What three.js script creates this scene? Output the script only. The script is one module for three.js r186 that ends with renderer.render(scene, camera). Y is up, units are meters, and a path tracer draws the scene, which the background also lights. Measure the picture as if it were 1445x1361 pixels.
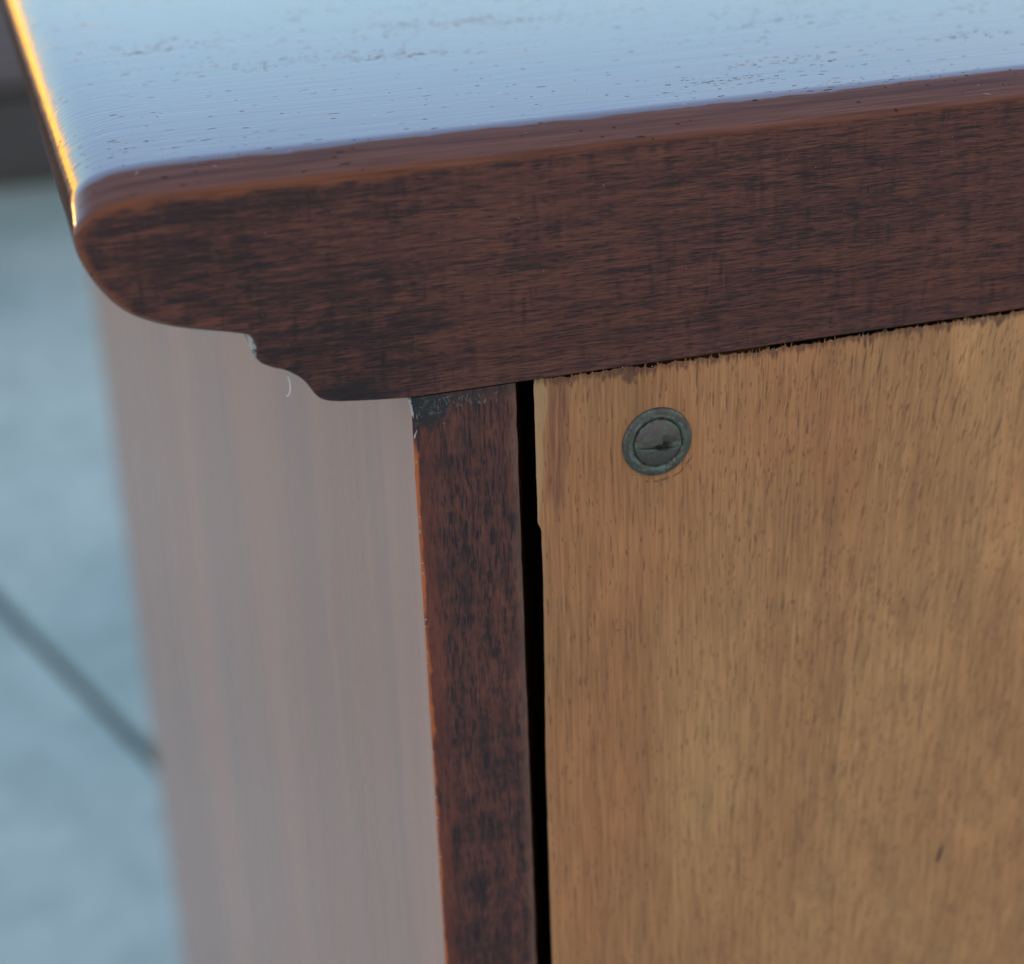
import * as THREE from 'three';
import { mergeGeometries, mergeVertices, toCreasedNormals } from 'three/addons/utils/BufferGeometryUtils.js';
import { Brush, Evaluator, SUBTRACTION } from 'three-bvh-csg';

// ---------------------------------------------------------------- camera
const scene = new THREE.Scene();
const MM = 0.001, YB = 0.70;                 // the underside of the top board is 0.70 m above the ground
const camera = new THREE.PerspectiveCamera(28.456, 1024 / 964, 0.02, 900);
camera.position.set(-0.0451932, YB + 0.084941, 0.2003647);
camera.rotation.set(-0.43872, -0.27715, -0.037815, 'YXZ');
camera.userData.fStop = 16;
camera.focus = 0.2275;

// ---------------------------------------------------------------- sky and sun: dusk, a golden band low behind the cabinet
const SUN = new THREE.Vector3(-0.42, 0.035, -0.9).normalize();
{
  const W = 1024, H = 512, d = new Float32Array(W * H * 4);
  const sm = (a, b, x) => { const t = Math.min(1, Math.max(0, (x - a) / (b - a))); return t * t * (3 - 2 * t); };
  const mix = (a, b, t) => a.map((v, i) => v + (b[i] - v) * t);
  for (let j = 0; j < H; j++) for (let i = 0; i < W; i++) {
    const el = ((j + 0.5) / H - 0.5) * Math.PI, az = ((i + 0.5) / W - 0.5) * 2 * Math.PI;
    const e = Math.max(0, el) * 180 / Math.PI;
    const toSun = (Math.cos(az) * SUN.x + Math.sin(az) * SUN.z) / Math.hypot(SUN.x, SUN.z);   // 1 towards the sunset, -1 away
    const s = sm(-0.5, 0.95, toSun);
    const blue = mix(mix([1.02, 1.0, 1.06], [0.68, 1.07, 1.82], s), [0.52, 0.70, 1.08], sm(12, 75, e));
    const pale = mix([1.22, 1.10, 1.04], [0.92, 1.62, 2.0], s);         // mauve opposite the sunset, pale cyan above it
    let c = mix(pale, blue, sm(8, 18, e));
    const wave = 0.6 * Math.sin(az * 3.1 + 0.6) + 0.35 * Math.sin(az * 7.3 + 2);
    const gold = [5.4, 2.55, 0.34];
    c = mix(c, [0.66, 0.62, 0.5], 0.75 * sm(4.9, 6.5, e + wave * 0.6) * (1 - sm(7.0, 8.6, e + wave)) * sm(0.2, 0.9, toSun));   // thin smoky bank of cloud over the afterglow
    c = mix(c, gold, (1 - sm(4.3, 6.8, e + wave * 0.6)) * (0.12 + 0.88 * sm(0.35, 0.98, toSun)));
    const k = (j * W + i) * 4; d[k] = c[0]; d[k + 1] = c[1]; d[k + 2] = c[2]; d[k + 3] = 1;
  }
  const t = new THREE.DataTexture(d, W, H, THREE.RGBAFormat, THREE.FloatType);
  t.mapping = THREE.EquirectangularReflectionMapping; t.magFilter = t.minFilter = THREE.LinearFilter; t.wrapS = THREE.RepeatWrapping; t.needsUpdate = true;
  scene.background = t; scene.environment = t;
}
const sun = new THREE.DirectionalLight(new THREE.Color(1, 0.62, 0.24), 0.12);
sun.position.copy(SUN).multiplyScalar(6).add(new THREE.Vector3(0, YB, 0)); sun.target.position.set(0, YB, 0);
sun.castShadow = true; sun.shadow.radius = 4; sun.shadow.mapSize.set(2048, 2048);
Object.assign(sun.shadow.camera, { left: -4, right: 4, top: 4, bottom: -4, near: 0.1, far: 20 });
scene.add(sun, sun.target);

const renderer = new THREE.WebGLRenderer({ antialias: true });
renderer.setSize(1024, 964); renderer.toneMapping = THREE.LinearToneMapping; renderer.toneMappingExposure = 1.0;
renderer.shadowMap.enabled = true;

// ---------------------------------------------------------------- helpers
function rng(seed) { let a = seed >>> 0; return () => { a = (a + 0x6D2B79F5) | 0; let t = Math.imul(a ^ (a >>> 15), 1 | a); t = (t + Math.imul(t ^ (t >>> 7), 61 | t)) ^ t; return ((t ^ (t >>> 14)) >>> 0) / 4294967296; }; }
const clamp = (x, a = 0, b = 1) => x < a ? a : x > b ? b : x;
const smooth = (a, b, x) => { const t = clamp((x - a) / (b - a)); return t * t * (3 - 2 * t); };
function h2(x, y, s) { let h = Math.imul(x, 374761393) + Math.imul(y, 668265263) + Math.imul(s, 974711); h = Math.imul(h ^ (h >>> 13), 1274126177); return ((h ^ (h >>> 16)) >>> 0) / 4294967296; }
function vn(x, y, s) {
  const xi = Math.floor(x), yi = Math.floor(y), fx = x - xi, fy = y - yi, u = fx * fx * (3 - 2 * fx), v = fy * fy * (3 - 2 * fy);
  const a = h2(xi, yi, s), b = h2(xi + 1, yi, s), c = h2(xi, yi + 1, s), d = h2(xi + 1, yi + 1, s);
  return a + (b - a) * u + (c - a) * v + (a - b - c + d) * u * v;
}
function fbm(x, y, s, o = 3) { let v = 0, a = 0.5, n = 0; for (let i = 0; i < o; i++) { v += a * vn(x, y, s + i * 17); n += a; x *= 2.03; y *= 2.03; a *= 0.5; } return v / n; }
const enc = (v) => { v = clamp(v); return v <= 0.0031308 ? 12.92 * v : 1.055 * Math.pow(v, 1 / 2.4) - 0.055; };
// soft strokes (pores, scratches) stamped into a single-channel field: x, y, length and width in mm
function stroke(F, x, y, ang, len, wid, amt) {
  const { w, h, ppm } = F, dx = Math.cos(ang), dy = Math.sin(ang), hl = len / 2, R = hl + wid;
  const x0 = Math.max(0, Math.floor((x - R * Math.abs(dx) - wid * 2 - F.x0) * ppm)), x1 = Math.min(w - 1, Math.ceil((x + R * Math.abs(dx) + wid * 2 - F.x0) * ppm));
  const y0 = Math.max(0, Math.floor((y - R * Math.abs(dy) - wid * 2 - F.y0) * ppm)), y1 = Math.min(h - 1, Math.ceil((y + R * Math.abs(dy) + wid * 2 - F.y0) * ppm));
  for (let j = y0; j <= y1; j++) for (let i = x0; i <= x1; i++) {
    const px = F.x0 + (i + 0.5) / ppm - x, py = F.y0 + (j + 0.5) / ppm - y, a = (px * dx + py * dy) / hl, b = (-px * dy + py * dx) / wid;
    const q = a * a * a * a + b * b; if (q < 1) F.a[j * w + i] += amt * (1 - q);
  }
}
const field = (x0, y0, x1, y1, ppm) => { const w = Math.round((x1 - x0) * ppm), h = Math.round((y1 - y0) * ppm); return { x0, y0, x1, y1, ppm, w, h, a: new Float32Array(w * h) }; };
// textures over a rectangle of a surface, in mm; fn(x, y, index, out) sets out = [r, g, b, specular, roughness, height]
function maps(F, fn) {
  const { w, h, ppm, x0, y0 } = F, C = new Uint8Array(w * h * 4), B = new Uint8Array(w * h * 4), S = new Uint8Array(w * h * 4), o = [0, 0, 0, 1, 1, 0.5];
  for (let j = 0; j < h; j++) for (let i = 0; i < w; i++) {
    const k = j * w + i; fn(x0 + (i + 0.5) / ppm, y0 + (j + 0.5) / ppm, k, o);
    for (let c = 0; c < 3; c++) C[k * 4 + c] = Math.round(enc(o[c]) * 255); C[k * 4 + 3] = 255;
    B[k * 4] = B[k * 4 + 1] = B[k * 4 + 2] = Math.round(clamp(o[5]) * 255); B[k * 4 + 3] = 255;
    S[k * 4] = S[k * 4 + 1] = S[k * 4 + 2] = Math.round(clamp(o[4]) * 255); S[k * 4 + 3] = Math.round(clamp(o[3]) * 255);
  }
  const mk = (a, srgb) => {
    const t = new THREE.DataTexture(a, w, h, THREE.RGBAFormat); t.magFilter = t.minFilter = THREE.LinearFilter; t.wrapS = t.wrapT = THREE.MirroredRepeatWrapping;
    t.repeat.set(1000 / (F.x1 - F.x0), 1000 / (F.y1 - F.y0)); t.offset.set(-F.x0 / (F.x1 - F.x0), -F.y0 / (F.y1 - F.y0));   // uv are metres along the surface
    if (srgb) t.colorSpace = THREE.SRGBColorSpace; t.needsUpdate = true; return t;
  };
  return { map: mk(C, true), bumpMap: mk(B), roughnessMap: mk(S), specularIntensityMap: null, spec: mk(S) };
}
function wood(F, fn, props) {
  const m = maps(F, fn), spec = props.useSpec; delete props.useSpec;
  return new THREE.MeshPhysicalMaterial({ map: m.map, bumpMap: m.bumpMap, roughnessMap: m.roughnessMap, ...(spec ? { specularIntensityMap: m.spec } : {}), roughness: 1, metalness: 0, ...props });
}
const mix3 = (o, a, b, t) => { for (let i = 0; i < 3; i++) o[i] = a[i] + (b[i] - a[i]) * t; };
const toward = (o, b, t) => { for (let i = 0; i < 3; i++) o[i] += (b[i] - o[i]) * t; };
const used = {};
function numbered(n) { const k = used[n] = (used[n] ?? -1) + 1; return k ? `${n}_${String(k).padStart(3, '0')}` : n; }
function add(name, geo, mat, parent = scene) { const m = new THREE.Mesh(geo, mat); m.name = parent === scene ? numbered(name) : name; m.castShadow = m.receiveShadow = true; parent.add(m); return m; }
function tag(o, label, category, more = {}) { o.userData = { label, category, ...more }; return o; }
const toMetres = (g) => { g.scale(MM, MM, MM); g.translate(0, YB, 0); return g; };
function indexed(pos, uv, idx, groups = []) {
  const g = new THREE.BufferGeometry(); g.setAttribute('position', new THREE.Float32BufferAttribute(pos, 3)); g.setAttribute('uv', new THREE.Float32BufferAttribute(uv, 2)); g.setIndex(idx);
  for (const [s, c, m] of groups) g.addGroup(s, c, m); return g;
}

// ---------------------------------------------------------------- ground: big worn concrete slabs, open joints
const concrete = (() => {
  const F = field(0, 0, 1200, 1200, 0.6), r = rng(5);
  for (let i = 0; i < 900; i++) stroke(F, r() * 1200, r() * 1200, r() * 3.14, 3 + r() * 9, 2 + r() * 3, (r() - 0.5) * 0.5);
  return wood(F, (x, y, k, o) => {
    const a = fbm(x / 240, y / 240, 3, 4), b = fbm(x / 22, y / 22, 9, 3), c = vn(x / 3, y / 3, 21);
    mix3(o, [0.285, 0.37, 0.32], [0.41, 0.485, 0.41], clamp(a * 2.4 - 0.7)); const t = 0.76 + 0.34 * b + 0.12 * c + F.a[k] * 0.2; for (let i = 0; i < 3; i++) o[i] *= t;
    o[3] = 1; o[4] = 0.8; o[5] = 0.5 + 0.3 * (c - 0.5) + 0.3 * (b - 0.5);
  }, { bumpScale: 0.002 });
})();
const soil = new THREE.MeshStandardMaterial({ color: new THREE.Color().setRGB(0.15, 0.145, 0.13), roughness: 1 });
{
  const g = new THREE.PlaneGeometry(600, 600); g.rotateX(-Math.PI / 2); g.translate(0, -0.024, 0);
  const ground = add('ground', g, soil); ground.userData = { kind: 'structure' };
  const ANG = Math.atan2(94.6, 283.5), ca = Math.cos(ANG), sa = Math.sin(ANG), L = 3.0, J = 0.012;
  for (let i = -3; i < 3; i++) for (let j = -1; j < 3; j++) {
    const sh = new THREE.Shape(), a = J / 2, b = L - J / 2; sh.moveTo(a, a); sh.lineTo(b, a); sh.lineTo(b, b); sh.lineTo(a, b);
    const e = new THREE.ExtrudeGeometry(sh, { depth: 0.05, bevelEnabled: true, bevelSize: 0.004, bevelThickness: 0.004, bevelOffset: -0.004, bevelSegments: 2 });
    e.rotateX(-Math.PI / 2); e.translate(i * L, -0.05 - 0.004, -j * L + 1.2);
    e.rotateY(ANG); e.translate(-0.030, 0, -1.19);
    add('paving_slab', e, concrete, ground);
  }
}

// ---------------------------------------------------------------- dark garden wall at the far edge of the paving
{
  const wall = new THREE.Group(); wall.position.set(0, 0, -2.78); wall.name = numbered('stone_wall'); scene.add(wall);
  tag(wall, 'low dark weathered stone wall at the far edge of the paving, top left', 'wall');
  const r = rng(77), mats = [];
  for (let v = 0; v < 4; v++) {
    const F = field(0, 0, 400, 400, 0.64), base = [[0.06, 0.062, 0.06], [0.11, 0.105, 0.11], [0.04, 0.042, 0.04], [0.09, 0.08, 0.075]][v];
    mats.push(wood(F, (x, y, k, o) => { const a = fbm(x / 60, y / 60, 31 + v, 4), b = vn(x / 4, y / 4, 40 + v); for (let i = 0; i < 3; i++) o[i] = base[i] * (0.5 + a + 0.4 * b); o[3] = 1; o[4] = 0.9; o[5] = a; }, { bumpScale: 0.006 }));
  }
  const block = (w, h, d) => {
    const g = new THREE.BoxGeometry(w, h, d, 5, 3, 3), p = g.attributes.position, sd = Math.floor(r() * 1e4);
    for (let i = 0; i < p.count; i++) {
      const x = p.getX(i), y = p.getY(i), z = p.getZ(i), e = Math.max(0, Math.abs(x) / w - 0.28) + Math.max(0, Math.abs(y) / h - 0.3) + Math.max(0, Math.abs(z) / d - 0.3), q = 1 - 0.16 * e;
      const n = vn(x * 14 + 50, y * 14 + z * 9 + 50, sd) - 0.5; p.setXYZ(i, x * q, y * q, z * q + n * 0.03);
    }
    g.computeVertexNormals(); return g;
  };
  for (let row = 0; row < 3; row++) {
    let x = -2.2 + row * 0.11; const h = 0.15;
    while (x < 2.0) { const w = 0.26 + r() * 0.24, s = add('stone', block(w - 0.012, h - 0.01, 0.3), mats[Math.floor(r() * 4)], wall); s.position.set(x + w / 2, 0.075 + row * h, (r() - 0.5) * 0.03); x += w; }
  }
  let x = -2.25; while (x < 2.0) { const w = 0.5 + r() * 0.15, s = add('coping_stone', block(w - 0.01, 0.06, 0.38), mats[Math.floor(r() * 4)], wall); s.position.set(x + w / 2, 0.481, 0); x += w; }
  add('mortar', new THREE.BoxGeometry(4.2, 0.44, 0.2), soil, wall).position.set(-0.05, 0.225, -0.01);
}

// ---------------------------------------------------------------- the cabinet
const CW = 600, CD = 650;                          // carcass width and depth, mm
const cabinet = new THREE.Group(); cabinet.name = numbered('wooden_cabinet'); scene.add(cabinet);
tag(cabinet, 'old dark wooden cabinet seen at its rear corner, with moulded top and tan back panel', 'cabinet');

// --- top board: the moulded outline swept from back to front
const leftEdge = [[-20, 29.32], [-24, 29.28], [-27.5, 29.16], [-30, 28.95], [-31.9, 28.55], [-33.4, 27.9], [-34.55, 27.0], [-35.3, 25.95], [-35.72, 24.7], [-35.82, 23.4], [-35.58, 21.9], [-34.99, 20.23], [-34.09, 18.42], [-32.81, 16.46], [-31.46, 15.05], [-30.04, 14.03], [-27.83, 12.98], [-25.19, 12.1], [-22.12, 11.34], [-20.18, 10.89], [-18.63, 10.5]];
const step_ = [[-18.1, 10.25], [-17.7, 9.7], [-17.52, 8.9], [-17.62, 7.5]];
const lowEdge = [[-17.1, 6.8], [-15.81, 6.08], [-14.63, 5.65], [-13.7, 5.07], [-12.85, 4.43], [-12.03, 3.43], [-11.31, 2.18], [-10.69, 1.5], [-9.9, 1.1], [-8.41, 0.8], [-5.51, 0.45], [-1.73, 0.12], [0, 0]];
function dense(pts, n) { const c = new THREE.CatmullRomCurve3(pts.map(([x, y]) => new THREE.Vector3(x, y, 0)), false, 'centripetal'); return c.getSpacedPoints(n).map((p) => [p.x, p.y]); }
const halfProfile = [...dense(leftEdge, 70), ...step_, ...dense(lowEdge, 34)];
const capOutline = [];
const endF = field(-44, -4, 96, 36, 14), topF = field(-76, -8, 112, 132, 10);
const topBoard = (() => {
  const ring = [...halfProfile, ...halfProfile.map(([x, y]) => [CW - x, y]).reverse()], n = ring.length;
  const arc = [0]; for (let i = 1; i < n; i++) arc.push(arc[i - 1] + Math.hypot(ring[i][0] - ring[i - 1][0], ring[i][1] - ring[i - 1][1]));
  const nor = ring.map((p, i) => { const a = ring[(i + n - 1) % n], b = ring[(i + 1) % n], dx = b[0] - a[0], dy = b[1] - a[1], l = Math.hypot(dx, dy); return [-dy / l, dx / l]; });
  const cx = CW / 2, area = nor.map(([nx, ny], i) => (nx * (ring[i][0] - cx) + ny * (ring[i][1] - 15)) >= 0 ? 1 : -1);
  nor.forEach((v, i) => { v[0] *= area[i]; v[1] *= area[i]; });
  const T = [0, 0.06, 0.14, 0.25, 0.4, 0.6, 1, 1.5, 2, 2.6, 3.2, 3.8, 4.5, 5.2, 6, 6.8, 7.6, 8.4, 9.2, 10, 11, 13, 16, 20, 26, 34, 44, 56, 70, 90, 120, 170, 240, 330, 430, 530, 620, 655, 664, 667.5, 668];
  const pos = [], uv = [], idx = [];
  const wearEdge = 0.6;
  const slice = (t, k) => {
    const q = t < wearEdge ? 1 - t / wearEdge : t > 668 - 3 ? (t - 665) / 3 * 1 : 0, inset = (t < 300 ? wearEdge * 0.85 : 3) * (1 - Math.sqrt(Math.max(0, 1 - q * q)));
    for (let i = 0; i <= n; i++) {
      const a = i % n; let [x, y] = ring[a]; const wob = t < 1 ? 0.75 + 0.5 * vn(arc[a] * 0.9, 3, 61) : 1;
      const drop = t < 7.5 ? 1.75 * Math.pow(1 - t / 7.5, 1.3) : 0;
      y -= drop * smooth(23, 29.2, y); const low = 0.3 + 0.7 * smooth(8, 13, ring[a][1]); x -= nor[a][0] * inset * wob * low; y -= nor[a][1] * inset * wob * low;
      pos.push(x, y, -t);
      // uv in metres along the surface: x over the top, then the length along the moulding
      const s = i === n ? arc[n - 1] + 600 : arc[a]; uv.push((i < n / 2 ? -20 - s : -20 - s) * MM, t * MM);
    }
  };
  T.forEach(slice);
  for (let k = 0; k + 1 < T.length; k++) for (let i = 0; i < n; i++) { const a = k * (n + 1) + i, b = a + n + 1; idx.push(a, a + 1, b, a + 1, b + 1, b); }
  // the seam of the ring runs along the flat top: give that strip its own uv
  const seam = pos.length / 3; T.forEach((t, k) => { for (const i of [n - 1, n]) { const p = (k * (n + 1) + i) * 3; pos.push(pos[p], pos[p + 1], pos[p + 2]); uv.push(pos[p] * MM, t * MM); } });
  for (let k = 0, e = 0; k + 1 < T.length; k++) { e = (k * n + n - 1) * 6; const a = seam + k * 2, b = a + 2; idx.splice(e, 6, a, a + 1, b, a + 1, b + 1, b); }
  const sideCount = idx.length;
  // the flat cut faces, back and front
  const contour = []; for (let i = 0; i < n; i++) contour.push(new THREE.Vector2(pos[i * 3], pos[i * 3 + 1]));
  contour.forEach((p) => capOutline.push([p.x, p.y]));
  const tri = THREE.ShapeUtils.triangulateShape(contour, []);
  const cap = pos.length / 3; for (const p of contour) { pos.push(p.x, p.y, 0); uv.push(p.x * MM, p.y * MM); }
  for (const [a, b, c] of tri) idx.push(cap + a, cap + b, cap + c);
  const capCount = tri.length * 3, fb = pos.length / 3, last = (T.length - 1) * (n + 1);
  for (let i = 0; i < n; i++) { pos.push(pos[(last + i) * 3], pos[(last + i) * 3 + 1], -668); uv.push(pos[(last + i) * 3] * MM, pos[(last + i) * 3 + 1] * MM); }
  for (const [a, b, c] of tri) idx.push(fb + a, fb + c, fb + b);
  // outward winding: test one side triangle
  const V = (i) => new THREE.Vector3(pos[i * 3], pos[i * 3 + 1], pos[i * 3 + 2]);
  const fix = (from, count, probe) => { const [a, b, c] = [V(idx[probe]), V(idx[probe + 1]), V(idx[probe + 2])], nn = b.clone().sub(a).cross(c.clone().sub(a)); return nn; };
  { const e = (30 * n + 10) * 6, nn = fix(0, sideCount, e); if (nn.x * nor[10][0] + nn.y * nor[10][1] < 0) for (let i = 0; i < sideCount; i += 3) { const q = idx[i + 1]; idx[i + 1] = idx[i + 2]; idx[i + 2] = q; } }
  { const nn = fix(0, 0, sideCount); if (nn.z < 0) for (let i = sideCount; i < idx.length; i += 3) { const q = idx[i + 1]; idx[i + 1] = idx[i + 2]; idx[i + 2] = q; } }
  let g = indexed(pos, uv, idx, [[0, sideCount, 0], [sideCount, idx.length - sideCount, 1]]);
  const groups = g.groups.slice(); g = toCreasedNormals(g, 0.75); if (!g.groups.length) groups.forEach((q) => g.addGroup(q.start, q.count, q.materialIndex));
  return toMetres(g);
})();

// --- wood of the top and moulding: dark stained, satin varnish worn off along the rear edge
const topWood = (() => {
  const F = topF, r = rng(11), dust = field(F.x0, F.y0, F.x1, F.y1, F.ppm), lift = field(F.x0, F.y0, F.x1, F.y1, F.ppm);
  const spots = []; for (let i = 0; i < 46; i++) spots.push([F.x0 + r() * 188, 8 + r() * 110, 2 + r() * 6]);
  for (let i = 0; i < 3000; i++) {
    const s = spots[Math.floor(r() * spots.length)], near = r() < 0.62;
    const x = near ? s[0] + (r() + r() + r() - 1.5) * s[2] * 3.2 : F.x0 + r() * 188, y = near ? s[1] + (r() + r() - 1) * s[2] * 0.9 : F.y0 + r() * 140;
    stroke(F, x, y, (r() - 0.5) * 0.5, 0.25 + r() * r() * 1.7, 0.09 + r() * r() * 0.18, 0.9 + r() * 0.6);
  }
  for (let i = 0; i < 260; i++) stroke(dust, F.x0 + r() * 188, F.y0 + r() * 140, r() * 3.1, 0.12 + r() * r() * 1.0, 0.06 + r() * 0.07, 0.5 + r() * 0.8);
  for (let i = 0; i < 5200; i++) stroke(lift, F.x0 + r() * 188, F.y0 + r() * 140, (r() - 0.5) * 0.35, 1 + r() * 5, 0.07 + r() * 0.14, (r() - 0.5) * 0.26);
  for (let i = 0; i < 1500; i++) stroke(lift, -22 - r() * 14, F.y0 + r() * 140, 0.35 + (r() - 0.5) * 0.5, 1 + r() * 3.5, 0.06 + r() * 0.12, (r() - 0.5) * 0.45);
  return wood(F, (x, t, k, o) => {
    const g1 = fbm(x / 26, t * 1.1, 3, 3), g2 = fbm(x / 5, t * 3.6, 5, 2), pore = clamp(F.a[k]), ds = clamp(dust.a[k]);
    mix3(o, [0.055, 0.026, 0.017], [0.105, 0.045, 0.027], clamp(g1 * 1.3 - 0.1));
    let spec = 1, rough = 0.075 + 0.06 * g1 + 0.05 * g2, height = 0.5 + 0.16 * (g1 - 0.5) + 0.1 * (g2 - 0.5) + lift.a[k] * 0.45;
    // rear edge rubbed bare: a wavy line, brown wood, orange at the arris itself
    const edge = 6.4 + 0.4 * (fbm(x / 14, 0.5, 8, 3) - 0.5) * 2 + 0.7 * (fbm(x / 2.5, t / 2, 12, 2) - 0.5), bare = smooth(edge + 0.15, edge - 0.55, t) * smooth(-37, -33, x);
    const line = 3.6 + 1.6 * (fbm(x / 22, 4.5, 19, 3) - 0.5) * 2, seam = Math.exp(-Math.pow((t - line) / (0.3 + 0.5 * vn(x / 6, 2, 25)), 2)) * (0.3 + 0.7 * smooth(0.35, 0.6, fbm(x / 30, 7.5, 23, 3)));
    const w = [0.15, 0.064, 0.042]; const v = 0.55 + 0.4 * fbm(x / 7, t * 2.6, 27, 3) + 0.9 * (fbm(x / 9, t * 5.5, 28, 3) - 0.3); toward(o, w.map((q) => q * v), bare * 0.9);
    toward(o, [0.05, 0.025, 0.022], bare * seam * 0.4);
    const orange = smooth(1.3 + 1.3 * (fbm(x / 3, 2.5, 33, 2) - 0.5), 0.1, t) * smooth(-58, -48, x) * (0.2 + 0.8 * smooth(20, -15, x)); toward(o, [0.24, 0.085, 0.038], orange * (0.12 + 0.55 * fbm(x / 5, t, 35, 2)));
    spec -= bare * 0.88; rough += bare * 0.42;
    toward(o, [0.02, 0.014, 0.012], pore * 0.8); spec *= 1 - 0.97 * pore; rough += 0.5 * pore; height -= 0.12 * pore;
    toward(o, [0.62, 0.62, 0.62], ds * 0.55); spec *= 1 - 0.5 * ds; height += ds * 0.15;
    o[3] = spec; o[4] = rough; o[5] = height;
  }, { bumpScale: 0.00006, ior: 1.6, useSpec: true });
})();

// --- wood of the sawn back end of the top board
const endWood = (() => {
  const F = endF, r = rng(21), dark = field(F.x0, F.y0, F.x1, F.y1, F.ppm), pale = field(F.x0, F.y0, F.x1, F.y1, F.ppm);
  for (let i = 0; i < 17000; i++) { const x = F.x0 + r() * 140, y = F.y0 + r() * 40; stroke(F, x, y, (r() - 0.5) * 0.12 - 0.01, 0.6 + r() * r() * 6, 0.04 + r() * 0.045, 0.25 + r() * 0.5); }
  for (let i = 0; i < 9000; i++) { const x = F.x0 + r() * 140, y = F.y0 + r() * 40; stroke(pale, x, y, (r() - 0.5) * 0.12, 0.5 + r() * 4, 0.04 + r() * 0.045, 0.25 + r() * 0.6); }
  for (let i = 0; i < 300; i++) { const x = F.x0 + r() * 140, y = F.y0 + r() * 40; stroke(dark, x, y, 1.57 + (r() - 0.5) * 0.25, 0.8 + r() * r() * 5, 0.12 + r() * 0.35, 0.2 + r() * 0.5); }
  for (let i = 0; i < 420; i++) { const x = F.x0 + r() * 140, y = F.y0 + r() * 40; stroke(dark, x, y, 1.57 + (r() - 0.5) * 0.2, 2 + r() * 6, 0.25 + r() * 0.6, 0.1 + r() * 0.28); }
  const outline = capOutline.filter(([x]) => x < 20);
  return wood(F, (x, y, k, o) => {
    const wx = x + 1.2 * (fbm(x / 6, y / 3, 2, 2) - 0.5), wy = y + 0.9 * (fbm(x / 9, y / 4, 4, 2) - 0.5);
    const fine = 0.6 * fbm(wx / 4.5, wy * 3.4, 3, 3) + 0.4 * fbm(wx / 1.3, wy * 5.2, 4, 2), mid = fbm(wx / 14, wy * 0.9, 6, 3), blot = fbm(x / 11, y / 5.5, 9, 4), cross = fbm(x * 1.1, y / 4.5, 14, 3);
    let t = 0.6 + 0.85 * (fine - 0.5) + 0.55 * (mid - 0.5) + 0.3 * (cross - 0.5);
    const left = 0.75 * smooth(14, -22, x + 10 * (fbm(x / 9, y / 8, 29, 3) - 0.5)) + 0.7 * smooth(1.6, 0.3, Math.hypot((x + 6) / 11, (y - 9) / 6) + 1.1 * (fbm(x / 5, y / 3, 30, 3) - 0.5));
    const stain = smooth(0.4, 0.85, blot + 0.5 * (fine - 0.5) + 0.3 * (cross - 0.5) + 0.2 * left), d2 = clamp(dark.a[k]);
    t -= 0.17 * stain + 0.24 * left - 0.34 * left * smooth(0.55, 0.8, fbm(x / 3.2, y / 1.6, 47, 4));
    t -= 0.72 * clamp(F.a[k]); t += 0.55 * clamp(pale.a[k]); t -= 0.4 * d2;
    mix3(o, [0.036, 0.025, 0.026], [0.165, 0.067, 0.047], clamp(t));
    // grime in the lower hollow of the moulding
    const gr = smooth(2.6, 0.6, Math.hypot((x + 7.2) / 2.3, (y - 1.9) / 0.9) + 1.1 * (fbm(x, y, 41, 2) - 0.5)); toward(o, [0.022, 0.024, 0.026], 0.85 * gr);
    // worn, orange-brown arrises along the top and the rounded nose
    let dm = 9; for (let i = 0; i + 1 < outline.length; i++) { const a = outline[i], b = outline[i + 1]; if (x > 2 && i > 2) break; const ux = b[0] - a[0], uy = b[1] - a[1], l2 = ux * ux + uy * uy || 1e-6, q = clamp(((x - a[0]) * ux + (y - a[1]) * uy) / l2); dm = Math.min(dm, Math.hypot(x - a[0] - q * ux, y - a[1] - q * uy)); if (y < 9) break; }
    const dTop = Math.abs(y - 27.15), nose = y > 12 && x < -20 ? dm : 9, n1 = fbm(x / 2.4, y / 2.4, 51, 3);
    const w1 = smooth(1.15, 0.05, dTop - 0.9 * (n1 - 0.5)) * smooth(26, -12, x) + 0.2 * smooth(0.9, 0, dTop - 0.7 * (n1 - 0.5)), w2 = smooth(0.95, 0.1, nose - 0.7 * (n1 - 0.5)) * smooth(13, 20, y);
    toward(o, [0.29, 0.1, 0.045], clamp(Math.max(w1 * 0.5 * smooth(0.25, 0.6, fbm(x / 3, y * 2, 57, 3)), w2 * 0.5 * smooth(0.2, 0.6, fbm(x / 2, y / 2, 58, 3)))));
    o[3] = 1; o[4] = 0.62 + 0.2 * fine; o[5] = 0.5 + 0.5 * (fine - 0.5) - 0.25 * clamp(F.a[k]) - 0.1 * d2;
  }, { bumpScale: 0.00014, specularIntensity: 0.35 });
})();
add('top_board', topBoard, [topWood, endWood], cabinet);

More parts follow.
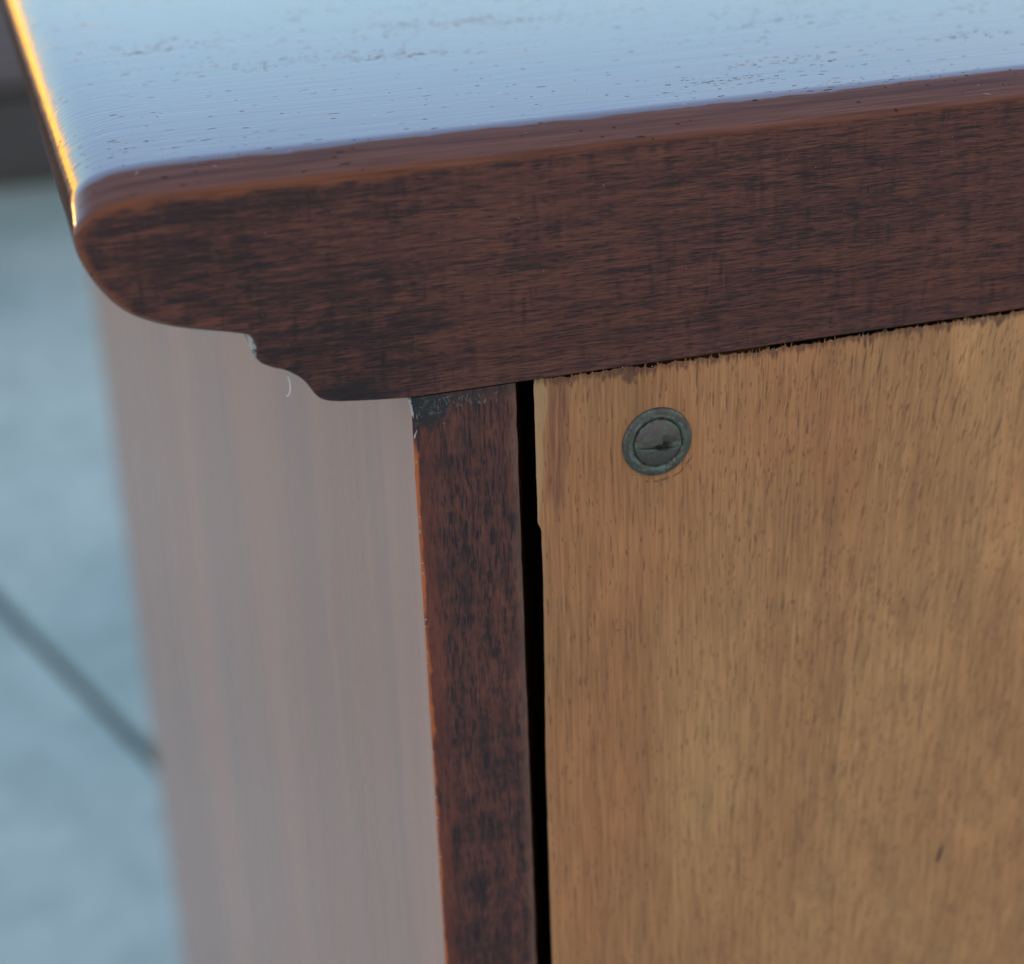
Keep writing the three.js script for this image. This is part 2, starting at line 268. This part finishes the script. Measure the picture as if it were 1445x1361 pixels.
// --- side panel: varnished outer face, bare back edge with a chipped arris
const postF = field(-2, -110, 14, 2, 16), sideF = field(0, -720, 660, 2, 1.4);
const postWood = (() => {
  const F = postF, r = rng(31), sc = field(F.x0, F.y0, F.x1, F.y1, F.ppm);
  for (let i = 0; i < 5200; i++) stroke(F, F.x0 + r() * 16, F.y0 + r() * 112, 1.57 + (r() - 0.5) * 0.14, 0.6 + r() * r() * 3.4, 0.05 + r() * 0.07, 0.3 + r() * 0.5);
  for (let i = 0; i < 60; i++) stroke(sc, 0.2 + r() * 4.4, -4.4 * r() * (0.5 + r() * 0.5), r() * 3.14, 0.15 + r() * r() * 1.3, 0.03 + r() * 0.07, 0.15 + r() * r() * 0.9);
  for (let i = 0; i < 26; i++) stroke(sc, 3 + r() * 9, -1.9 + r() * 1.3, 0.5 + r() * 2, 0.2 + r() * 0.7, 0.05 + r() * 0.05, 0.3 + r() * 0.6);
  return wood(F, (x, y, k, o) => {
    const wx = x + 0.5 * (fbm(x / 4, y / 10, 2, 2) - 0.5), fine = fbm(wx * 3.4, y / 1.8, 3, 3), mid = fbm(wx * 0.9, y / 7, 7, 3), blot = fbm(x / 4.2, y / 9, 12, 4), cross = fbm(x / 3, y * 1.2, 15, 2);
    let t = 0.5 + 1.1 * (fine - 0.5) + 0.5 * (mid - 0.5) + 0.3 * (cross - 0.5) - 0.55 * clamp(F.a[k]) + 0.06;
    t -= 0.36 * smooth(0.42, 0.8, blot + 0.5 * (fine - 0.5) + 0.08 * smooth(-30, -60, y) - 0.1 * smooth(7, 12, x));
    mix3(o, [0.03, 0.024, 0.027], [0.17, 0.068, 0.047], clamp(t));
    toward(o, [0.19, 0.06, 0.04], 0.5 * smooth(3.6, 0.6, x + 2 * (fbm(x, y / 8, 18, 2) - 0.5)) * smooth(0.3, 0.6, mid + 0.1));
    toward(o, [0.22, 0.13, 0.09], 0.4 * smooth(11.3, 12.6, x + (fbm(x, y / 3, 20, 2) - 0.5)));
    // blackened, scuffed head of the edge
    const head = smooth(0.9, 0.55, Math.hypot((x - 1.9) / 3.4, (y + 1.4) / 3.6) + 0.5 * (fbm(x * 0.9, y * 0.9, 44, 3) - 0.5)) + 0.6 * smooth(-2.2, -0.6, y + 1.6 * (fbm(x / 2, y, 45, 2) - 0.5));
    toward(o, [0.026, 0.032, 0.034], 0.9 * clamp(head)); toward(o, [0.26, 0.31, 0.3], 0.6 * clamp(sc.a[k]));
    // arris rubbed to orange wood
    const ar = smooth(0.5, 0.12, x - 0.9 * (fbm(x, y / 3, 52, 4) - 0.55)) * smooth(-4.2, -7, y); toward(o, [0.55, 0.15, 0.045], ar * (0.5 + 0.45 * fbm(x * 2, y / 2, 54, 2)));
    o[3] = 1; o[4] = 0.6 + 0.2 * fine; o[5] = 0.5 + 0.5 * (fine - 0.5) - 0.25 * clamp(F.a[k]);
  }, { bumpScale: 0.00014, specularIntensity: 0.35 });
})();
const sideWood = wood(sideF, (z, y, k, o) => {
  const s = y + 40 * (fbm(z / 200, y / 500, 3, 2) - 0.5), a = fbm(z / 11, s / 180, 5, 3), b = fbm(z / 46, s / 400, 6, 3), c = fbm(z / 2.5, s / 50, 8, 2);
  mix3(o, [0.295, 0.15, 0.082], [0.475, 0.243, 0.144], clamp(0.5 + 0.7 * (a - 0.5) + 0.7 * (b - 0.5) + 0.4 * (c - 0.5)));
  o[3] = 1; o[4] = 0.22 + 0.1 * a; o[5] = 0.5 + 0.4 * (a - 0.5) + 0.3 * (c - 0.5);
}, { bumpScale: 0.00012, ior: 1.49 });
function makeSide() {
  // outline in x, z (mm): outer face, worn arris, back edge, inner face
  const TH = 12.73, ys = []; for (let y = 0; y > -112; y -= 0.55) ys.push(y); for (let y = -112; y > -660; y -= 40) ys.push(y); ys.push(-700);
  const pos = [], uv = [], A = [], B = [], row = 12 + 4;
  const M = []; ys.forEach((y) => {
    const R = 0.28 + 0.5 * Math.pow(fbm(y / 3.1, 1.5, 71, 3), 2) + 0.35 * smooth(0.72, 0.86, vn(y / 1.7, 9.5, 73)), ring = [];
    ring.push([0, -CD, 0], [0, -300, 0], [0, -60, 0], [0, -8, 0], [0, -1.6, 0]);
    for (let q = 0; q <= 5; q++) { const a = q / 5 * Math.PI / 2; ring.push([R - R * Math.cos(a), -R + R * Math.sin(a), 1]); }
    const e = TH + 0.22 * (fbm(y / 2.6, 4.5, 81, 3) - 0.5); ring.push([e - 0.15, 0, 1], [e, -0.15, 1], [e, -30, 1], [TH, -CD, 1], [0, -CD, 1]); M.push(ring);
  });
  const n = M[0].length, put = (j, i, mode) => { const [x, z] = M[j][i], y = ys[j]; pos.push(x, y, z); if (mode) { const s = i <= 5 ? -0.3 + z * 0.2 : i > 11 ? x - z * 0.3 : x + Math.min(0, z) * 0.2; uv.push(s * MM, y * MM); } else uv.push(-z * MM, y * MM); return pos.length / 3 - 1; };
  const strip = (i0, i1, mode, out) => { const base = pos.length / 3, c = i1 - i0 + 1; for (let j = 0; j < ys.length; j++) for (let i = i0; i <= i1; i++) put(j, i, mode); for (let j = 0; j + 1 < ys.length; j++) for (let i = 0; i + 1 < c; i++) { const a = base + j * c + i, b = a + c; out.push(a, b, a + 1, a + 1, b, b + 1); } };
  strip(0, 5, 0, A); strip(5, n - 2, 1, B); strip(n - 2, n - 1, 0, A);
  const g0 = indexed(pos, uv, [...A, ...B], [[0, A.length, 0], [A.length, B.length, 1]]); const gr = g0.groups.slice();
  const g = toCreasedNormals(g0, 0.7); if (!g.groups.length) gr.forEach((q) => g.addGroup(q.start, q.count, q.materialIndex));
  return toMetres(g);
}
add('side_panel', makeSide(), [sideWood, postWood], cabinet);
{ // the far side, mirrored
  const g = new THREE.BoxGeometry(TH_(), 700, CD); g.translate(CW - TH_() / 2, -350, -CD / 2); uvScale(g); add('side_panel', toMetres(g), sideWood, cabinet);
  const f = new THREE.BoxGeometry(CW - 2 * TH_() - 0.2, 699, 18); f.translate(CW / 2, -350, -CD + 12); uvScale(f); add('front_panel', toMetres(f), sideWood, cabinet);
}
function TH_() { return 12.73; }
function uvScale(g) { const p = g.attributes.position, u = g.attributes.uv; for (let i = 0; i < p.count; i++) u.setXY(i, (p.getX(i) - p.getZ(i)) * MM, p.getY(i) * MM); }

// --- cleat that the back is screwed to
for (const [x, y, z, w, h, d] of [[38, -347.5, -13.1, 20, 693, 14], [19.5, -350, -52, 12.9, 698.6, 14], [CW / 2 + 8, -8.6, -32, CW - 44, 16, 12]]) { const g = new THREE.BoxGeometry(w, h, d); g.translate(x, y, z); uvScale(g); add('cleat', toMetres(g), sideWood, cabinet); }

// --- back panel: pale bare veneer with a splintery top edge
const panelF = field(14, -112, 96, 1, 14), PZ = -0.35;
const topJag = (x) => -0.38 - 0.4 * fbm(x / 9, 0.5, 91, 2) - 0.9 * Math.pow(fbm(x * 1.1, 3.5, 92, 3), 2.4) - 0.25 * vn(x * 5, 1.5, 93) + 0.45 * smooth(40, 15, x) + 0.35;
const leftJag = (y) => 15.02 + 0.1 * (fbm(y / 1.6, 0.5, 95, 3) - 0.5) - 0.05 * smooth(-16, -19, y) + 0.42 * smooth(-18.9, -20.2, y) * smooth(-60, -24, y) + 0.1 * smooth(-16, -30, y);
const panelWood = (() => {
  const F = panelF, r = rng(41), soft = field(F.x0, F.y0, F.x1, F.y1, F.ppm), pale = field(F.x0, F.y0, F.x1, F.y1, F.ppm);
  const lean = (x) => 1.57 - 0.22 * smooth(30, 75, x);
  for (let i = 0; i < 8200; i++) { const x = F.x0 + r() * 82, y = F.y0 + r() * 113, right = smooth(20, 55, x); if (r() > 0.45 + 0.55 * right) continue; stroke(F, x, y, lean(x) + (r() - 0.5) * 0.1, 0.5 + r() * r() * 3.2, 0.035 + r() * 0.07, 0.35 + r() * 0.75); }
  for (let i = 0; i < 260; i++) { const x = F.x0 + r() * 82; stroke(F, x, F.y0 + r() * 113, lean(x) + (r() - 0.5) * 0.06, 3 + r() * 9, 0.06 + r() * 0.08, 0.25 + r() * 0.3); }
  for (let i = 0; i < 7000; i++) { const x = F.x0 + r() * 82; stroke(pale, x, F.y0 + r() * 113, lean(x) + (r() - 0.5) * 0.06, 1 + r() * 6, 0.05 + r() * 0.1, (r() - 0.45) * 0.5); }
  for (let i = 0; i < 420; i++) { const x = F.x0 + r() * 82; stroke(soft, x, F.y0 + r() * 113, lean(x) + (r() - 0.5) * 0.15, 1.5 + r() * 5, 0.2 + r() * 0.45, 0.08 + r() * 0.22); }
  stroke(F, 74.2, -83.2, 1.35, 3.4, 0.4, 1.1); stroke(soft, 74.8, -82, 1.2, 6, 0.9, 0.9);
  return wood(F, (x, y, k, o) => {
    const sl = 0.22 * smooth(30, 75, x), u = x - y * sl * 0.0 + sl * (-y) * 0.2, wx = u + 0.8 * (fbm(x / 10, y / 30, 2, 2) - 0.5);
    const fine = fbm(wx * 4.6, y / 6, 3, 3), band = fbm(wx / 3.2, y / 26, 5, 3), wide = fbm(wx / 13, y / 60, 7, 3), cloud = fbm(x / 9, y / 13, 9, 3);
    const warm = clamp(0.5 + 1.3 * (wide - 0.5) + 0.9 * (cloud - 0.5) + 0.35 * smooth(34, 17, x));
    mix3(o, [0.445, 0.252, 0.106], [0.365, 0.172, 0.072], warm);
    const figure = smooth(0.5, 0.78, fbm((x + y * 0.22) / 5.5, y / 8 - x / 40, 77, 3)) * smooth(30, 62, x);
    const v = 0.97 + 0.14 * figure + 0.62 * (fine - 0.5) + 0.26 * (band - 0.5) + 0.34 * (cloud - 0.5) + 0.4 * pale.a[k]; for (let i = 0; i < 3; i++) o[i] *= v;
    toward(o, [0.13, 0.062, 0.04], 0.95 * clamp(F.a[k]) + 0.3 * clamp(soft.a[k]));
    // pale bare strip at the left edge, then two tapering brown stains
    const fade = smooth(-20.5, -16, y), xe = leftJag(y), pw = (1.15 * smooth(-20, 0, y) + 0.35) * (0.8 + 0.4 * vn(y / 2, 3, 61));
    toward(o, [0.42, 0.29, 0.15], 0.6 * smooth(pw + 0.25, pw - 0.25, x - xe) * (0.35 + 0.65 * fade));
    const st = (c, w, y0, a) => a * smooth(w, w * 0.45, Math.abs(x - c - 0.05 * y + 0.3 * (vn(x, y / 2.5, 63) - 0.5))) * smooth(y0 - 2, y0 + 3, y + 2 * (vn(x * 2.5, y / 3, 64) - 0.5));
    const fib = 0.45 + 1.1 * (fbm(x * 4.5, y / 3.5, 65, 3) - 0.28); toward(o, [0.17, 0.068, 0.045], clamp((st(17.4, 0.7, -17, 0.5) + st(18.95, 0.95, -18.5, 0.62) + st(18.1, 1.3, -17, 0.42)) * fib));
    // dirty, splintered end grain under the top
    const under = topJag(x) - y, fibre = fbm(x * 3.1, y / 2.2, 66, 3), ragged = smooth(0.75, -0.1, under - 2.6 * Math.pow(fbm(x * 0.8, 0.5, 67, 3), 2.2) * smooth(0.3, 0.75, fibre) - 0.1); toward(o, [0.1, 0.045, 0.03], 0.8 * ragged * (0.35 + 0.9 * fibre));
    const chip = smooth(1.2, 0.5, Math.hypot((x - 27.4) / 1.2, (y + 1.1) / 1.3) + 1.6 * (fbm(x * 2.4, y * 1.2, 68, 3) - 0.5)); toward(o, [0.085, 0.038, 0.03], 0.75 * chip);
    // cracked varnish ring just under the screw
    const dx = x - 30.9, dy = y + 11.1, rr = Math.hypot(dx, dy), an = Math.atan2(dy, dx); const ring = Math.exp(-Math.pow((rr - 4.95 - 0.25 * (vn(an * 6, 2, 69) - 0.5)) / 0.09, 2)) * smooth(-0.35, -0.6, an) * smooth(-2.5, -2.1, an) * smooth(0.35, 0.5, vn(an * 9, 5, 70)); toward(o, [0.06, 0.035, 0.025], 0.85 * ring);
    o[3] = 1; o[4] = 0.62 + 0.15 * fine; o[5] = 0.55 + 0.5 * (fine - 0.5) - 0.4 * clamp(F.a[k]) + 0.3 * pale.a[k] - 0.2 * ring;
  }, { bumpScale: 0.0001, specularIntensity: 0.6 });
})();
{
  const pts = []; for (let x = 15.1; x < 100; x += 0.16) pts.push([x + 0, topJag(x)]); pts.push([340, -1], [CW - 15.1, -1], [CW - 15.1, -694], [15.1, -694]);
  for (let y = -690; y < -115; y += 40) pts.push([leftJag(y), y]); for (let y = -114; y < -1.2; y += 0.35) pts.push([leftJag(y), y]);
  const sh = new THREE.Shape(pts.map(([x, y]) => new THREE.Vector2(x, y)));
  const hole = new THREE.Path(); hole.absarc(30.65, -10.62, 4.4, 0, Math.PI * 2, true); sh.holes.push(hole);
  const g = new THREE.ExtrudeGeometry(sh, { depth: 5.2, bevelEnabled: false, curveSegments: 48 }); g.translate(0, 0, PZ - 5.2);
  const p = g.attributes.position, u = g.attributes.uv;
  for (let i = 0; i < p.count; i++) if (p.getZ(i) < PZ - 1) { if (p.getX(i) < 17) p.setX(i, p.getX(i) + 3); if (p.getY(i) > -4) p.setY(i, p.getY(i) - 3); }   // edges bevelled back to fit the rebate
  g.computeVertexNormals();
  for (let i = 0; i < p.count; i++) u.setXY(i, (p.getX(i) + (p.getZ(i) - PZ) * 0.2) * MM, (p.getY(i) - (p.getZ(i) - PZ) * 0.1) * MM);
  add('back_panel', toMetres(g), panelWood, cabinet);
}

// --- splinters standing along the sawn top of the back
{
  const r = rng(57), gs = []; for (let i = 0; i < 110; i++) {
    const x = 16 + r() * 76, w = 0.08 + r() * 0.16, l = 0.35 + r() * r() * 0.9, y0 = topJag(x) - 0.35, g = new THREE.ConeGeometry(w, l + 0.35, 4); g.scale(1, 1, 0.5); g.rotateZ((r() - 0.5) * 0.5); g.rotateX((r() - 0.3) * 0.35); g.translate(x, Math.min(y0 + l / 2, -0.12 - l / 2), PZ - 0.06);
    const p = g.attributes.position, u = g.attributes.uv; for (let k = 0; k < p.count; k++) u.setXY(k, p.getX(k) * MM, (p.getY(k) - 3 - r() * 4) * MM); gs.push(g);
  }
  add('splinters', toMetres(mergeGeometries(gs)), panelWood, cabinet).userData.kind = 'stuff';
}

// --- slotted screw in its cup washer, green with age
const bronze = (seed, green, dark, slot) => {
  const F = field(-5, -5, 5, 5, 40), r = rng(seed); for (let i = 0; i < 120; i++) stroke(F, -5 + r() * 10, -5 + r() * 10, r() * 3.14, 0.2 + r() * r() * 1.6, 0.015 + r() * 0.03, (r() - 0.4) * 0.6);
  return new THREE.MeshPhysicalMaterial({ ...(({ map, bumpMap, roughnessMap }) => ({ map, bumpMap, roughnessMap }))(maps(F, (x, y, k, o) => {
    const rx = x * 0.8 + y * 0.6 + 7.3, ry = y * 0.8 - x * 0.6 + 5.1, a = fbm(rx * 0.9, ry * 0.9, seed, 4), b = fbm(rx * 4, ry * 4, seed + 3, 3), R = Math.hypot(x, y);
    mix3(o, dark, green, clamp(0.1 + 2.0 * (a - 0.42) + 0.5 * (b - 0.5)));
    toward(o, [0.14, 0.22, 0.155], 0.35 * smooth(0.55, 0.85, b) + 0.75 * smooth(0.5, 0.05, Math.abs(R - 3.25)) * smooth(0.4, 0.62, fbm(x * 1.6, y * 1.6, seed + 9, 2)));
    toward(o, [0.3, 0.29, 0.26], 0.5 * clamp(F.a[k])); toward(o, [0.24, 0.25, 0.21], 0.6 * smooth(0.22, 0.02, Math.abs(R - 3.68)) * smooth(0.35, 0.65, fbm(rx * 1.4, ry * 1.4, seed + 13, 3)) + 0.5 * smooth(0.16, 0.02, Math.abs(R - 4.42)) * smooth(0.4, 0.7, fbm(rx, ry, seed + 15, 3))); if (slot) { const q = smooth(0.62, 0.4, Math.abs(y + 0.22 - 0.03 * x)); toward(o, [0.14, 0.195, 0.14], 0.7 * q * smooth(0.7, -0.6, x + 1.2 * (a - 0.5))); toward(o, [0.15, 0.24, 0.16], 0.6 * q * smooth(1.7, 2.3, x)); toward(o, [0.02, 0.024, 0.024], 0.85 * q * smooth(-0.7, 0.1, x) * smooth(2.0, 1.2, x) * smooth(0.3, 0.5, b)); }
    o[4] = 0.34 + 0.25 * b + 0.1 * a; o[5] = 0.5 + 0.5 * (b - 0.5) + 0.3 * clamp(F.a[k]);
  })), metalness: 0.5, roughness: 1, bumpScale: 0.00012 });
};
{
  const SX = 30.65, SY = -10.62, lathe = (pts) => { const g = new THREE.LatheGeometry(pts.map(([x, y]) => new THREE.Vector2(x, y)), 96); g.rotateX(Math.PI / 2); return g; };
  const flat = (g) => { const p = g.attributes.position, u = []; for (let i = 0; i < p.count; i++) u.push((p.getX(i) + p.getZ(i) * 0.1) * MM, (p.getY(i) + p.getZ(i) * 0.1) * MM); g.setAttribute('uv', new THREE.Float32BufferAttribute(u, 2)); return g; };
  const headG = lathe([[0.001, -1.4], [3.08, -1.4], [3.1, -0.1], [3.1, 0.3], [3.04, 0.44], [2.85, 0.62], [2.3, 0.86], [1.6, 1.04], [0.8, 1.14], [0.001, 1.18]]);
  const ev = new Evaluator(); ev.attributes = ['position', 'normal', 'uv']; ev.useGroups = false;
  const cut = (g, x, y, z, rx = 0, rz = 0) => { const b = new Brush(g); b.position.set(x, y, z); b.rotation.set(rx, 0, rz); b.updateMatrixWorld(); return b; };
  let head = new Brush(headG); head.updateMatrixWorld();
  const wedge = new THREE.BoxGeometry(3.6, 1.2, 1.2); { const p = wedge.attributes.position; for (let i = 0; i < p.count; i++) if (p.getX(i) > 0) p.setY(i, p.getY(i) * 0.35 - 0.16); wedge.computeVertexNormals(); }
  for (const b of [cut(new THREE.BoxGeometry(7, 0.62, 1.4), 0, -0.28, 1.1, 0, 0.03), cut(wedge, -1.6, -0.18, 1.08), cut(new THREE.BoxGeometry(2.9, 1.5, 0.8), 1.75, 0.5, 1.2, 0.34, 0.05)]) head = ev.evaluate(head, b, SUBTRACTION);
  const hg = toCreasedNormals(flat(head.geometry.clone()), 0.5); hg.rotateZ(-0.12);
  const place = (g) => { g.translate(SX, SY, PZ); return toMetres(g); };
  const washerG = flat(lathe([[3.12, -1.4], [3.12, 0.18], [3.2, 0.3], [3.32, 0.42], [3.46, 0.52], [3.6, 0.56], [3.78, 0.54], [4.0, 0.5], [4.22, 0.44], [4.4, 0.36], [4.52, 0.14], [4.57, -0.05], [4.57, -0.6]]));
  const uvKeep = (g) => g;
  const s = add('screw', place(uvKeep(hg)), bronze(7, [0.10, 0.11, 0.09], [0.098, 0.08, 0.074], true), cabinet); s.userData.label = 'slotted screw head with a chewed slot, darkened and green with age';
  add('cup_washer', place(washerG), bronze(19, [0.10, 0.128, 0.098], [0.075, 0.072, 0.064]), s);
}

// --- crumbs of old filler and flaked varnish left on the wood
const crumbMat = new THREE.MeshStandardMaterial({ color: new THREE.Color().setRGB(0.42, 0.43, 0.4), roughness: 0.85 });
const crumb = (x, y, z, sx, sy, sz, seed, rot = 0) => { const g = new THREE.IcosahedronGeometry(1, 4), p = g.attributes.position; for (let i = 0; i < p.count; i++) { const a = p.getX(i), b = p.getY(i), c = p.getZ(i), n = 0.35 + 1.3 * fbm(a * 2.6 + 9, b * 2.6 + c * 2.6 + 9, seed, 4); p.setXYZ(i, a * n * sx, b * n * sy, c * n * sz); } const m = mergeVertices(g); m.computeVertexNormals(); m.rotateZ(rot); m.translate(x, y, z); return m; };
add('filler', toMetres(crumb(-17.7, 9.0, -1.1, 0.38, 1.3, 0.9, 5, 0.12)), crumbMat, cabinet).userData.label = 'pale crumb of filler stuck in the step of the moulding';
add('varnish_flake', toMetres(mergeGeometries([crumb(0.06, -1.9, -0.35, 0.14, 1.1, 0.3, 8, 0.1), crumb(0.3, -4.5, -0.12, 0.1, 0.7, 0.16, 12, -0.3), crumb(-0.1, -0.6, -0.6, 0.2, 0.5, 0.4, 14, 0.3)])), crumbMat, cabinet).userData.label = 'pale flake of varnish lifting at the head of the side panel edge';

// ---------------------------------------------------------------- lint and dust
{
  const c = new THREE.CatmullRomCurve3([[-14.1, 4.6, -0.6], [-14.0, 4.0, -0.3], [-14.05, 3.2, -0.1], [-14.3, 2.6, 0], [-14.6, 2.45, 0]].map(([x, y, z]) => new THREE.Vector3(x, y, z)));
  tag(add('lint_thread', toMetres(new THREE.TubeGeometry(c, 24, 0.045, 6)), new THREE.MeshStandardMaterial({ color: new THREE.Color().setRGB(0.75, 0.75, 0.75), roughness: 0.9 })), 'tiny white curl of lint hanging under the moulding', 'lint');
  const r = rng(99), gs = []; const put = (x, y, z, s) => { const g = new THREE.TetrahedronGeometry(s, 1), p = g.attributes.position; g.scale(1, 0.5 + r(), 0.6 + r() * 0.5); g.rotateZ(r() * 3); g.rotateX(r() * 3); g.translate(x, y, z); gs.push(g); };
  for (let i = 0; i < 26; i++) put(0.08 + (r() - 0.5) * 0.15, -6 - r() * 62, -0.05, 0.05 + r() * 0.08);
  for (let i = 0; i < 26; i++) put(-0.02, -8 - r() * 70, -0.5 - r() * 20, 0.05 + r() * 0.06);
  for (let i = 0; i < 30; i++) put(-30 + r() * 100, 6 + r() * 20, 0.03, 0.03 + r() * 0.04);
  for (let i = 0; i < 22; i++) { const x = 20 + r() * 70; put(x, topJag(x) - 0.2 + r() * 0.5, PZ + 0.05, 0.05 + r() * 0.07); }
  const d = add('dust', toMetres(mergeGeometries(gs)), crumbMat); d.userData = { kind: 'stuff', label: 'pale specks of dust caught on the rough wood', category: 'dust' };
}

renderer.render(scene, camera);
